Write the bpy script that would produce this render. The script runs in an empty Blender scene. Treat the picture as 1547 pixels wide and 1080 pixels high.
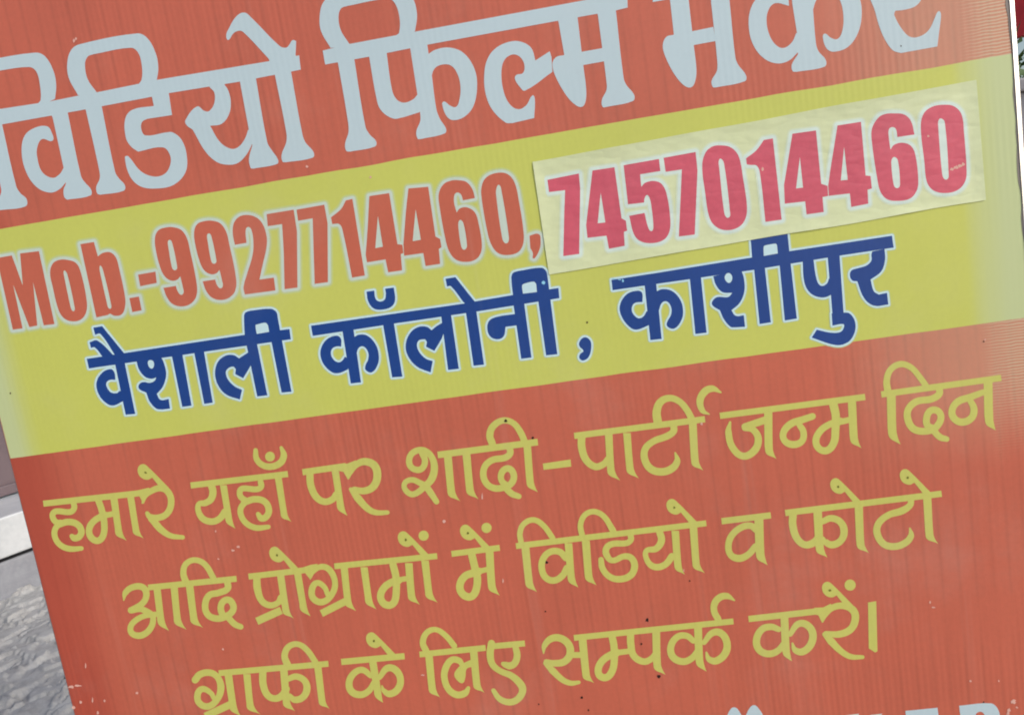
import bpy, math, random
from mathutils import Vector, Matrix, noise
from mathutils.geometry import delaunay_2d_cdt, convex_hull_2d

random.seed(7)
S = bpy.context.scene
COL = S.collection

# ------------------------------------------------------------------ camera
# Survey of the photograph: focal length 1200 px, board horizontals and verticals
# give the board's axes in camera space (x right, y down, z forward).
FPX, CX, CY = 1200.0, 773.5, 540.0
CAM_H = 0.75                                   # camera height above the ground (m)
AX = Vector((10871.5, -1554.0, -1200.0)).normalized()          # board's right
AD = Vector((1314.0, 8358.0, 1200.0)); AD = (AD - AX * AD.dot(AX)).normalized()   # down
AN = AX.cross(AD).normalized()                                  # away, into the board
D0 = 0.60 * AN.z                                                # camera to board plane
def cam_to_world(v): return Vector((AX.dot(v), AN.dot(v), -AD.dot(v)))
CAM_POS = Vector((0, -D0, CAM_H))

cam_data = bpy.data.cameras.new('camera')
cam_data.sensor_fit = 'HORIZONTAL'; cam_data.sensor_width = 36.0
cam_data.lens = 36.0 * FPX / 1547.0
cam_data.clip_start = 0.02; cam_data.clip_end = 500
cam = bpy.data.objects.new('camera', cam_data); COL.objects.link(cam)
rx = cam_to_world(Vector((1, 0, 0))); ry = -cam_to_world(Vector((0, 1, 0))); rz = -cam_to_world(Vector((0, 0, 1)))
cam.matrix_world = Matrix(((rx.x, ry.x, rz.x, CAM_POS.x), (rx.y, ry.y, rz.y, CAM_POS.y),
                           (rx.z, ry.z, rz.z, CAM_POS.z), (0, 0, 0, 1)))
S.camera = cam

# ------------------------------------------------------------------ light
SUN_EL, SUN_AZ = math.radians(30), math.radians(61)   # azimuth measured from the board's normal towards its right
w = bpy.data.worlds.new('World'); S.world = w; w.use_nodes = True
nt = w.node_tree; bg = nt.nodes['Background']
sky = nt.nodes.new('ShaderNodeTexSky'); sky.sky_type = 'NISHITA'; sky.sun_disc = False
sky.sun_elevation = SUN_EL; sky.air_density = 1.0; sky.dust_density = 2.5; sky.ozone_density = 1.0
nt.links.new(sky.outputs[0], bg.inputs[0]); bg.inputs[1].default_value = 0.115
sun_dir = Vector((math.sin(SUN_AZ) * math.cos(SUN_EL), -math.cos(SUN_AZ) * math.cos(SUN_EL), math.sin(SUN_EL)))  # towards sun
sky.sun_rotation = math.atan2(sun_dir.x, sun_dir.y)
sl = bpy.data.lights.new('sun', 'SUN'); sl.energy = 1.6; sl.angle = math.radians(20); sl.color = (1.0, 0.985, 0.95)
so = bpy.data.objects.new('sun', sl); COL.objects.link(so)
so.rotation_euler = (-sun_dir).to_track_quat('-Z', 'Y').to_euler()
so.location = sun_dir * 5
S.view_settings.view_transform = 'Standard'; S.view_settings.look = 'None'
S.view_settings.gamma = 1.0; S.view_settings.use_curve_mapping = False
S.view_settings.exposure = 0.28
S.cycles.filter_width = 1.9

# ------------------------------------------------------------------ helpers
def ray(px, py):
    return cam_to_world(Vector(((px - CX) / FPX, (py - CY) / FPX, 1.0)))
def on_board(px, py):
    r = ray(px, py); t = D0 / r.y
    return (r.x * t, CAM_H + r.z * t)
def on_ground(px, py, z=0.0):
    r = ray(px, py); t = (z - CAM_H) / r.z
    return CAM_POS + r * t
def srgb(r, g, b):
    f = lambda c: (c / 255 / 12.92) if c / 255 <= .04045 else ((c / 255 + .055) / 1.055) ** 2.4
    return (f(r), f(g), f(b), 1)
def tag(o, label=None, cat=None, group=None, kind=None):
    for k, v in (('label', label), ('category', cat), ('group', group), ('kind', kind)):
        if v: o[k] = v
    return o
def mesh_obj(name, verts, faces, mat, parent=None, smooth=False):
    me = bpy.data.meshes.new(name); me.from_pydata(verts, [], faces); me.update()
    if smooth:
        for p in me.polygons: p.use_smooth = True
    if mat: me.materials.append(mat)
    o = bpy.data.objects.new(name, me); COL.objects.link(o)
    if parent: o.parent = parent
    return o
def empty(name, loc=(0, 0, 0)):
    o = bpy.data.objects.new(name, None); COL.objects.link(o); o.location = loc; o.empty_display_size = .1
    return o

class NT:
    """tiny node-tree writer"""
    def __init__(s, name):
        s.m = bpy.data.materials.new(name); s.m.use_nodes = True
        s.t = s.m.node_tree; s.b = s.t.nodes['Principled BSDF']
    def n(s, typ, **kw):
        nd = s.t.nodes.new(typ)
        for k, v in kw.items():
            if k.startswith('i_'): nd.inputs[int(k[2:])].default_value = v
            else: setattr(nd, k, v)
        return nd
    def l(s, a, b): s.t.links.new(a, b)
    def math(s, op, a, b=None, c=None, clamp=False):
        nd = s.n('ShaderNodeMath', operation=op); nd.use_clamp = clamp
        for i, v in enumerate((a, b, c)):
            if v is None: continue
            if isinstance(v, (int, float)): nd.inputs[i].default_value = v
            else: s.l(v, nd.inputs[i])
        return nd.outputs[0]
    def mix(s, fac, a, b, blend='MIX'):
        nd = s.n('ShaderNodeMix', data_type='RGBA', blend_type=blend)
        for i, v in ((0, fac), (6, a), (7, b)):
            if isinstance(v, (int, float)): nd.inputs[i].default_value = v
            elif isinstance(v, tuple): nd.inputs[i].default_value = v
            else: s.l(v, nd.inputs[i])
        return nd.outputs[2]
    def ramp(s, x, lo, hi):
        nd = s.n('ShaderNodeMapRange', interpolation_type='SMOOTHSTEP', i_1=lo, i_2=hi)
        s.l(x, nd.inputs[0]); return nd.outputs[0]
    def noise(s, vec, scale, detail=3, rough=.5):
        nd = s.n('ShaderNodeTexNoise', i_2=scale, i_3=detail, i_4=rough); s.l(vec, nd.inputs[0]); return nd.outputs[0]

# board outline (vertical edges averaged from the survey)
UL = (on_board(0, 624)[0] + on_board(20, 692)[0] + on_board(49, 831)[0] + on_board(78, 945)[0] + on_board(109, 1080)[0]) / 5
UR = (on_board(1528, 0)[0] + on_board(1539, 265)[0]) / 2
Z_BOT, Z_TOP = 0.02, CAM_H + 0.62

def print_mat(name, col, fade=0.0, fade_col=(170, 182, 150), streak=1.0, rough=0.47, dirt=1.0, band=0.0, edge_sat=0.0, relief=.5, flutes=1.0, crease=0.0, dust=1.0):
    """ink on the fluted plastic sheet: colour, faint flute streaks, edge fading of the print, fine relief"""
    g = NT(name)
    tc = g.n('ShaderNodeTexCoord'); sep = g.n('ShaderNodeSeparateXYZ'); g.l(tc.outputs['Object'], sep.inputs[0])
    x, z = sep.outputs[0], sep.outputs[2]
    mp = g.n('ShaderNodeMapping'); mp.inputs['Scale'].default_value = (1, 1, .035); g.l(tc.outputs['Object'], mp.inputs[0])
    st_f = g.noise(mp.outputs[0], 420, 2, .6)            # fine flute streaks
    st_c = g.noise(mp.outputs[0], 75, 3, .6)             # broader streaks
    mott = g.noise(tc.outputs['Object'], 9, 4, .6)       # uneven ink
    spk = g.noise(tc.outputs['Object'], 260, 3, .6)
    c = srgb(*col)
    v = g.math('ADD', g.math('MULTIPLY', g.math('SUBTRACT', st_f, .5), .07 * streak),
               g.math('MULTIPLY', g.math('SUBTRACT', st_c, .5), .13 * streak))
    v = g.math('ADD', v, g.math('MULTIPLY', g.math('SUBTRACT', mott, .5), .30 * dirt))
    v = g.math('ADD', v, g.math('MULTIPLY', g.math('SUBTRACT', spk, .5), .16 * dirt))
    if relief >= 1.0 and flutes:
        ph = g.math('ADD', g.math('MULTIPLY', x, 2 * math.pi / .0121), g.math('MULTIPLY', g.noise(mp.outputs[0], 20, 2), 3.0))
        ln = g.math('POWER', g.math('ADD', g.math('MULTIPLY', g.math('SINE', ph), .5), .5), 9.0)
        ln = g.math('MULTIPLY', ln, g.ramp(g.noise(tc.outputs['Object'], 11, 3), .3, .65))
        v = g.math('SUBTRACT', v, g.math('MULTIPLY', ln, .115))  # shading of the corrugation painted into the colour as thin dark lines
    k = g.math('ADD', v, 1.0)
    cc = g.n('ShaderNodeVectorMath', operation='SCALE'); cc.inputs[0].default_value = c[:3]; g.l(k, cc.inputs[3])
    out = cc.outputs[0]
    if fade:
        wob = g.math('MULTIPLY', g.math('SUBTRACT', g.noise(mp.outputs[0], 60, 2), .5), .018)
        xr = g.math('ADD', x, wob)
        f_r = g.ramp(xr, UR - .046, UR - .012)
        f_l = g.ramp(g.math('MULTIPLY', xr, -1), -(UL + .032), -(UL + .004))
        if band:
            wv = g.math('SINE', g.math('ADD', g.math('MULTIPLY', z, 2900.0), g.math('MULTIPLY', g.noise(tc.outputs['Object'], 120, 1), 5.0)))
            f_r = g.math('MULTIPLY', f_r, g.math('ADD', g.math('MULTIPLY', wv, .55), .55), clamp=True)
            f_l = g.math('MULTIPLY', f_l, 0.0)
            f_r = g.math('MAXIMUM', f_r, g.math('MULTIPLY', g.ramp(xr, UR - .16, UR - .035), .36))
            f_r = g.math('MULTIPLY', f_r, g.ramp(g.math('ADD', z, g.math('MULTIPLY', wob, 2.0)), .53, .61))
        f = g.math('MULTIPLY', g.math('MAXIMUM', f_r, f_l), fade, clamp=True)
        out = g.mix(f, out, srgb(*fade_col))
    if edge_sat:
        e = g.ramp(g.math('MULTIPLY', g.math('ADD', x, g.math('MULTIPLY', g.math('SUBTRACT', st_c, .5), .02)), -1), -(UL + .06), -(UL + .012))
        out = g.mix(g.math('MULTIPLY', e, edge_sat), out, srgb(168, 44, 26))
    film = g.ramp(g.noise(tc.outputs['Object'], 5.5, 6, .68), .50, .78)         # thin dust film, smudges
    rub = g.ramp(g.noise(mp.outputs[0], 34, 4, .7), .58, .80)
    out = g.mix(g.math('MULTIPLY', g.math('MAXIMUM', film, g.math('MULTIPLY', rub, .8)), .13 * dust), out, srgb(214, 206, 192))
    g.l(out, g.b.inputs['Base Color'])
    g.l(g.math('ADD', g.math('MULTIPLY', film, .18), rough), g.b.inputs['Roughness'])
    g.b.inputs['Specular IOR Level'].default_value = 0.75
    flute = g.math('SINE', g.math('MULTIPLY', x, 2 * math.pi / .0044))
    h = g.math('ADD', g.math('MULTIPLY', g.math('MULTIPLY', flute, g.ramp(g.noise(tc.outputs['Object'], 7, 2), .35, .7)), .45 * flutes), g.math('MULTIPLY', st_c, 1.6))
    h = g.math('ADD', h, g.math('MULTIPLY', mott, 3.0))
    if crease:
        mpc = g.n('ShaderNodeMapping'); mpc.inputs['Scale'].default_value = (1, 1, 2.2); mpc.inputs['Rotation'].default_value = (0, .35, 0); g.l(tc.outputs['Object'], mpc.inputs[0])
        cr = g.noise(mpc.outputs[0], 16, 3, .55)
        cr = g.math('ADD', cr, g.math('ABSOLUTE', g.math('SUBTRACT', g.noise(mpc.outputs[0], 30, 2, .5), .5)))
        h = g.math('ADD', h, g.math('MULTIPLY', cr, 14.0 * crease))
    bp = g.n('ShaderNodeBump'); bp.inputs['Strength'].default_value = .13 * relief; bp.inputs['Distance'].default_value = .0006
    g.l(h, bp.inputs['Height']); g.l(bp.outputs[0], g.b.inputs['Normal'])
    return g.m

M = {}
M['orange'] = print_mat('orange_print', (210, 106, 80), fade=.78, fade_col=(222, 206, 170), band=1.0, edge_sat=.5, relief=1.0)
M['yellow'] = print_mat('yellow_print', (213, 217, 102), fade=.80, fade_col=(206, 218, 170), streak=.3, dirt=.5)
M['white'] = print_mat('white_print', (203, 223, 230), streak=.12, dirt=.35)
M['blue'] = print_mat('blue_print', (2, 64, 144), dust=.3, streak=.6, dirt=1.2)
M['digit'] = print_mat('orange_digit_print', (209, 105, 78), streak=.5, dirt=.8)
M['outline'] = print_mat('pale_outline_print', (212, 242, 248), streak=.2, dirt=.3)
M['halo_out'] = print_mat('halo_edge_print', (206, 218, 160), streak=.2, dirt=.4)
M['halo_in'] = print_mat('halo_print', (212, 227, 212), streak=.2, dirt=.4)
M['text'] = print_mat('yellow_text_print', (214, 212, 108), streak=.4, dirt=.7)
M['pink'] = print_mat('red_digit_print', (222, 92, 112), dust=.5, flutes=0, crease=.85, relief=1.2, streak=.1, dirt=1.3)
M['paper'] = print_mat('sticker_paper', (228, 236, 186), flutes=0, crease=.85, relief=1.2, streak=.05, dirt=.7, rough=.5)
M['paper_mid'] = print_mat('sticker_halo_edge', (227, 239, 207), flutes=0, crease=.85, relief=1.2, streak=.05, dirt=.5, rough=.5)
M['paper_halo'] = print_mat('sticker_halo', (226, 243, 232), flutes=0, crease=.85, relief=1.2, streak=.05, dirt=.5, rough=.5)
def flat_mat(name, col, rough=.6, metallic=0.0, spec=.5):
    g = NT(name); tc = g.n('ShaderNodeTexCoord')
    nz = g.noise(tc.outputs['Object'], 40, 4, .6)
    cc = g.n('ShaderNodeVectorMath', operation='SCALE'); cc.inputs[0].default_value = srgb(*col)[:3]
    g.l(g.math('ADD', g.math('MULTIPLY', nz, .4), .8), cc.inputs[3]); g.l(cc.outputs[0], g.b.inputs['Base Color'])
    g.b.inputs['Roughness'].default_value = rough; g.b.inputs['Metallic'].default_value = metallic
    g.b.inputs['Specular IOR Level'].default_value = spec
    return g.m
M['speck'] = flat_mat('dark_speck', (50, 22, 14), .8)
M['olive'] = flat_mat('olive_speck', (120, 118, 40), .7)
M['chip'] = flat_mat('bare_plastic_chip', (238, 186, 170), .5)
M['chip_blue'] = flat_mat('pale_blue_chip', (150, 215, 245), .5)

# ------------------------------------------------------------------ lettering
# Outlines are written in survey pixels of the flat board face and carried to the
# board's own plane; everything becomes thin ink layers lying on the sheet.
def curve(pts, closed, steps=5):
    """pts: (x, y, smooth, width)"""
    n = len(pts); out = []
    def d(i):
        a, b = pts[(i - 1) % n], pts[(i + 1) % n]
        if not closed and i == 0: a = pts[0]
        if not closed and i == n - 1: b = pts[n - 1]
        v = Vector((b[0] - a[0], b[1] - a[1])); return v.normalized() if v.length > 1e-9 else v
    rng = range(n if closed else n - 1)
    for i in rng:
        p, q = pts[i], pts[(i + 1) % n]
        P, Q = Vector(p[:2]), Vector(q[:2]); L = (Q - P).length
        if not (p[2] or q[2]) or L < .3:
            out.append((P.x, P.y, p[3])); continue
        tp = d(i) if p[2] else (Q - P).normalized()
        tq = d((i + 1) % n) if q[2] else (Q - P).normalized()
        tp, tq = tp * L * 1.05, tq * L * 1.05
        for k in range(steps):
            t = k / steps; t2, t3 = t * t, t * t * t
            v = P * (2 * t3 - 3 * t2 + 1) + tp * (t3 - 2 * t2 + t) + Q * (-2 * t3 + 3 * t2) + tq * (t3 - t2)
            out.append((v.x, v.y, p[3] + (q[3] - p[3]) * t))
    if not closed: out.append((pts[-1][0], pts[-1][1], pts[-1][3]))
    return out
def area(p): return sum(p[i][0] * p[(i + 1) % len(p)][1] - p[(i + 1) % len(p)][0] * p[i][1] for i in range(len(p))) / 2
def ccw(p): return p if area(p) > 0 else p[::-1]
def hull(p):
    v = [Vector(q) for q in p]; return [tuple(v[i]) for i in convex_hull_2d(v)]
def disc(x, y, r, n=12): return [(x + r * math.cos(2 * math.pi * k / n), y + r * math.sin(2 * math.pi * k / n)) for k in range(n)]
def strip(line, butt):
    """variable-width stroke as convex pieces"""
    res = []; n = len(line); L = []; R = []
    for i in range(n):
        a, b = line[max(i - 1, 0)], line[min(i + 1, n - 1)]
        t = Vector((b[0] - a[0], b[1] - a[1])).normalized(); nx, ny = -t.y, t.x; h = line[i][2] / 2
        L.append((line[i][0] + nx * h, line[i][1] + ny * h)); R.append((line[i][0] - nx * h, line[i][1] - ny * h))
    for i in range(n - 1):
        q = hull([L[i], L[i + 1], R[i + 1], R[i]])
        if len(q) > 2: res.append(q)
    if not butt:
        for e in (0, n - 1):
            if line[e][2] > 1.2: res.append(disc(line[e][0], line[e][1], line[e][2] / 2 * .999))
    return res
def pt(tok, ox, oy, s, w=0.0):
    if ':' in tok: tok, ws = tok.split(':'); w = float(ws) / s
    sm = tok.endswith('~'); x, y = tok.rstrip('~').split(',')
    return (ox + float(x) / s, oy + float(y) / s, sm, w)
EM = "632,285~ 640,255~ 665,243~ 690,255~ 820,385 780,400 720,325 690,338~ 650,322~"
class Glyph:
    def __init__(s): s.solid = []; s.hole = []; s.line = []   # solid: list of rings / convex pieces, line: outline rings for offsets
olive_spots = []
def parse(text):
    """-> list of (name, Glyph); commands: @ origin, = new piece, P ring, H hole, S round stroke, B butt stroke, T flicked stem, D dot, E vowel sign"""
    res = []; ox = oy = 0.0; s = 4.0; g = None
    for ln in text.strip().splitlines():
        tk = ln.split()
        if not tk: continue
        c, a = tk[0], tk[1:]
        if c == '@': ox, oy = float(a[0]), float(a[1]); s = float(a[2]) if len(a) > 2 else 4.0
        elif c == '=': g = Glyph(); res.append((a[0], g))
        elif c in 'PH':
            ring = [(p[0], p[1]) for p in curve([pt(t, ox, oy, s) for t in a], True)]
            if c == 'P': g.solid.append(ccw(ring)); g.line.append(ring)
            else: g.hole.append(ccw(ring)); g.line.append(ring)
        elif c in 'SB':
            w = float(a[0]) / s; ps = [pt(t, ox, oy, s, w) for t in a[1:]]
            if c == 'S': ps = [(p[0], p[1], True, p[3]) for p in ps]
            ln2 = curve(ps, False, 6); g.solid += [ccw(q) for q in strip(ln2, c == 'B')]
        elif c == 'T':
            x0, y0 = map(float, a[0].split(',')); x1, y1 = map(float, a[1].split(',')); tx, ty = map(float, a[2].split(',')); w = float(a[3]); h = w / 2
            rg = [(x0 - h, y0, False), (x1 - h, y1 - w * .3, False), (x1 - h * .55, y1 + (ty - y1) * .5, True), (tx - 14, ty - 8, True), (tx, ty, False),
                  (x1 + h * 1.05 + (tx - x1 - h) * .35, y1 + (ty - y1) * .55, True), (x1 + h, y1, True), (x0 + h, y0, False)]
            ring = [(p[0], p[1]) for p in curve([(ox + p[0] / s, oy + p[1] / s, p[2], 0) for p in rg], True)]
            g.solid.append(ccw(ring)); g.line.append(ring)
        elif c == 'D':
            x, y = map(float, a[0].split(',')); g.solid.append(disc(ox + x / s, oy + y / s, float(a[1]) / s, 20))
        elif c == 'E':
            x, y = map(float, a[0].split(',')); dx, dy = x - 660, y - 275
            ring = [(p[0], p[1]) for p in curve([pt(t, ox + dx / s, oy + dy / s, s) for t in EM.split()], True)]
            g.solid.append(ccw(ring)); g.line.append(ring); olive_spots.append((ox + (x + 20) / s, oy + (y + 20) / s))
    return res
def grow(g, h):
    """pieces covering everything within h of the glyph (outlines thickened)"""
    ps = list(g.solid)
    for ring in g.line:
        n = len(ring)
        for i in range(n):
            a, b = Vector(ring[i]), Vector(ring[(i + 1) % n]); t = b - a
            if t.length < 1e-6: continue
            t.normalize(); nv = Vector((-t.y, t.x)) * h
            ps.append(ccw([tuple(a + nv), tuple(b + nv), tuple(b - nv), tuple(a - nv)]))
            c = Vector(ring[(i + 2) % n]) - b
            if c.length > 1e-6 and abs(t.angle(c, 0)) > .12: ps.append(disc(b.x, b.y, h, 14))
    gg = Glyph(); gg.solid = ps
    return gg
def ink(name, glyphs, mat, layer, parent, holes=True):
    """union of all pieces as one flat ink layer on the board"""
    vs = []; fs = []; nh = 0
    solids = [p for g in glyphs for p in g.solid]
    hl = [p for g in glyphs for p in g.hole] if holes else []
    for ring in hl + solids:
        b = len(vs); vs += [Vector(p) for p in ring]; fs.append(list(range(b, len(vs))))
    nh = len(hl)
    cv, ce, cf, ov, oe, of = delaunay_2d_cdt(vs, [], fs, 1, 1e-4, True)
    keep = [f for f, o in zip(cf, of) if o and not any(i < nh for i in o)]
    y = -layer * 3e-5
    verts = []
    for v in cv:
        x, z = on_board(v.x, v.y); verts.append((x, y, z))
    out = []
    for f in keep:
        a, b, c = (Vector((verts[i][0], verts[i][2])) for i in f)
        cr = (b.x - a.x) * (c.y - a.y) - (b.y - a.y) * (c.x - a.x)
        out.append(f if cr > 0 else f[::-1])           # normals towards -Y
    used = sorted({i for f in out for i in f}); mp = {i: k for k, i in enumerate(used)}
    return mesh_obj(name, [verts[i] for i in used], [[mp[i] for i in f] for f in out], mat, parent)

TITLE = """
@ 0 60
= word
P -190,462 245,386 945,245 1625,132 1808,97 1818,183 1700,206 1450,255 1020,325 915,347 520,422 300,462 -180,548
P -82,530 0,870 8,920~ -10,965~ -22,1000~ -15,1030~ 10,1030 155,1008~ 162,965~ 125,930~ 98,885~ 10,500
P -145,440 -200,320~ -208,240~ -170,150~ -115,132 215,80~ 275,105~ 325,195~ 340,280~ 333,360 200,420 -60,460
H -30,425 -85,340~ -100,250~ -80,205~ -40,195 175,167~ 220,195~ 243,285~ 246,365~ 232,385
P 318,612~ 312,560~ 285,525~ 215,532~ 150,580~ 131,680~ 158,800~ 220,890~ 300,925~ 360,905~ 400,860 420,800 385,775 362,812~ 318,836~ 255,800~ 226,715~ 226,650~ 255,602~
P 300,440 318,470 388,790 398,870~ 385,905~ 388,950~ 405,968 548,942~ 550,905~ 515,865~ 490,825~ 405,420
P 472,338 415,230~ 407,140~ 430,65~ 480,30~ 830,-36~ 890,-8~ 940,80~ 957,170~ 948,247 850,290 600,340
H 585,320 530,240~ 514,150~ 530,105~ 565,90 790,51~ 835,80~ 858,165~ 857,240~ 840,268
P 510,400 520,432 600,790~ 603,840~ 582,890~ 588,930~ 605,938 748,914~ 755,880~ 720,840~ 696,800~ 612,390
P 918,345 930,402 800,425~ 757,480~ 760,590~ 790,645~ 835,678 985,652~ 1028,700~ 1028,760~ 995,812~ 930,828~ 850,795~ 775,705~ 755,712~ 785,825~ 850,888~ 950,900~ 1050,878~ 1120,805~ 1130,710~ 1100,610~ 1045,562~ 1000,562 880,580~ 855,545~ 858,500~ 890,480 1040,457 1018,310
P 1265,285~ 1295,320~ 1295,385~ 1265,432~ 1235,432~ 1190,405~ 1120,490~ 1130,520~ 1165,545 1240,675~ 1310,740~ 1380,757~ 1440,745~ 1490,695~ 1520,640 1540,560 1500,545 1480,600~ 1440,650~ 1395,660~ 1330,620~ 1270,522 1340,510~ 1385,450~ 1395,375~ 1380,310~ 1355,270 1355,240 1265,260
P 1440,230 1450,255 1503,540 1525,640 1505,720~ 1515,776~ 1532,780 1675,752~ 1680,725~ 1640,665~ 1615,620~ 1545,225
P 1650,190 1662,218 1730,560~ 1730,620~ 1702,695~ 1708,738~ 1728,742 1890,714~ 1895,680~ 1845,620~ 1825,560~ 1758,190
P 1368,-30~ 1372,0~ 1385,2~ 1410,-35~ 1445,-52~ 1475,-40~ 1622,115 1640,150 1800,110 1786,95 1790,10 1768,5~ 1750,30~ 1730,50~ 1690,40~ 1520,-130~ 1475,-162~ 1425,-135~ 1375,-50~
@ 460 0
= word
P 110,308 150,298 270,268 570,212 1540,32 1950,-45 1953,48 1880,66 1530,128 745,272 390,345 125,392
P 158,292 100,190~ 92,100~ 112,20~ 170,-30~ 530,-92~ 605,-70~ 655,-10~ 680,90~ 668,192 560,230 300,280
H 272,268 222,190~ 206,115~ 220,55~ 262,38 505,-5~ 548,25~ 575,115~ 572,200~ 555,215
P 195,360 203,385 262,730~ 266,800~ 246,868~ 252,912~ 275,918 426,887~ 433,855~ 395,815~ 368,765~ 298,340
P 388,330 392,352 432,580~ 460,665~ 535,718~ 600,710 695,680 720,600 682,575 655,603~ 600,622~ 555,600~ 528,540~ 495,310
P 635,280 640,300 695,660~ 700,730~ 676,795~ 684,840~ 702,842 848,808~ 855,778~ 820,722~ 797,660~ 770,460 740,260
P 735,340 790,303~ 880,290~ 965,325~ 1028,420~ 1043,525~ 1022,640~ 970,705~ 900,728~ 860,705~ 832,630~ 845,615~ 880,640~ 915,648~ 935,610~ 943,530~ 925,450~ 885,398~ 830,393~ 785,418~ 765,475 740,430
P 1482,312 1395,368 1372,295~ 1320,258~ 1250,252~ 1160,290~ 1105,360~ 1086,460~ 1095,570~ 1135,665~ 1215,742~ 1255,746 1388,715 1392,600~ 1378,578~ 1340,638~ 1290,662~ 1235,625~ 1200,540~ 1190,440~ 1205,370~ 1245,335~ 1285,335~ 1318,365~ 1330,410~ 1318,445~ 1280,455~ 1272,480~ 1300,525~ 1332,550~ 1498,436 1492,345
@ 680 0
P 645,110 655,135 690,335 640,348~ 618,390~ 640,470~ 700,575~ 750,630~ 795,648~ 818,615~ 822,540~ 805,400 768,90
P 780,318 925,292 945,370 795,397
P 885,70 893,95 943,480~ 945,545~ 917,605~ 922,648~ 945,648 1105,612~ 1112,575~ 1065,515~ 1048,470~ 1000,50
@ 1000 0
= word
P -62,-62 1720,-383 1728,-300 -55,15
P 30,-90 50,15 72,212 25,226~ 5,280~ 25,355~ 75,450~ 130,515~ 175,530~ 200,495~ 208,420~ 192,275 160,-10 150,-90
P 180,192 310,165 325,250 190,275
P 290,-100 297,20 333,360~ 332,430~ 300,490~ 308,528~ 328,530 502,492~ 507,455~ 462,395~ 443,345~ 408,0 395,-110
P 768,38 760,-20~ 730,-50~ 650,-52~ 575,-10~ 532,70~ 525,170~ 550,270~ 610,350~ 690,385~ 765,370~ 822,318 850,250 812,200 785,258~ 735,292~ 690,275~ 650,215~ 632,130~ 645,60~ 685,22~
P 775,-180 787,20 818,215 822,330 785,392~ 790,432~ 815,436 983,405~ 990,365~ 945,310~ 930,260~ 913,60 900,-190
P 900,-80 960,-130~ 1050,-140~ 1140,-100~ 1190,-25~ 1207,90~ 1185,200~ 1125,285~ 1040,315~ 995,295~ 972,225~ 985,205~ 1020,230~ 1060,238~ 1088,195~ 1097,110~ 1080,15~ 1040,-35~ 985,-40~ 935,0~ 913,60
@ 1161 0
P 600,-30 640,60~ 665,150~ 700,235~ 750,305~ 800,323 1020,283 1030,200 1042,90~ 1028,70~ 1005,110~ 975,175~ 930,215~ 865,228~ 815,190~ 760,95~ 765,68 830,60~ 895,35~ 935,-25~ 960,-110~ 940,-260 830,-250 860,-120~ 830,-60~ 760,-35~ 680,-60~
@ 1080 1026 3.3126
= word
P 55,440 60,190~ 80,145~ 97,138~ 115,148~ 145,200 175,140~ 197,127~ 220,145~ 245,190~ 290,430 220,440 195,250 165,330 140,330 110,250 105,440
P 330,425 400,205 470,195 580,400 500,410 480,360 410,370 400,420
H 420,320 440,240 470,310
P 655,178 720,170 725,250 780,176 838,170 770,270 860,375 785,385 730,300 735,390 668,398
P 953,156 1114,140 1120,190 1025,200 1028,240 1100,232 1104,275 1032,285 1036,320 1130,310 1135,355 972,372
P 1222,130 1380,118~ 1415,145~ 1425,200~ 1395,250~ 1450,340 1375,348 1325,265 1330,352 1250,360
H 1305,175~ 1330,160~ 1350,180~ 1345,215~ 1310,220
"""
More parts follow.
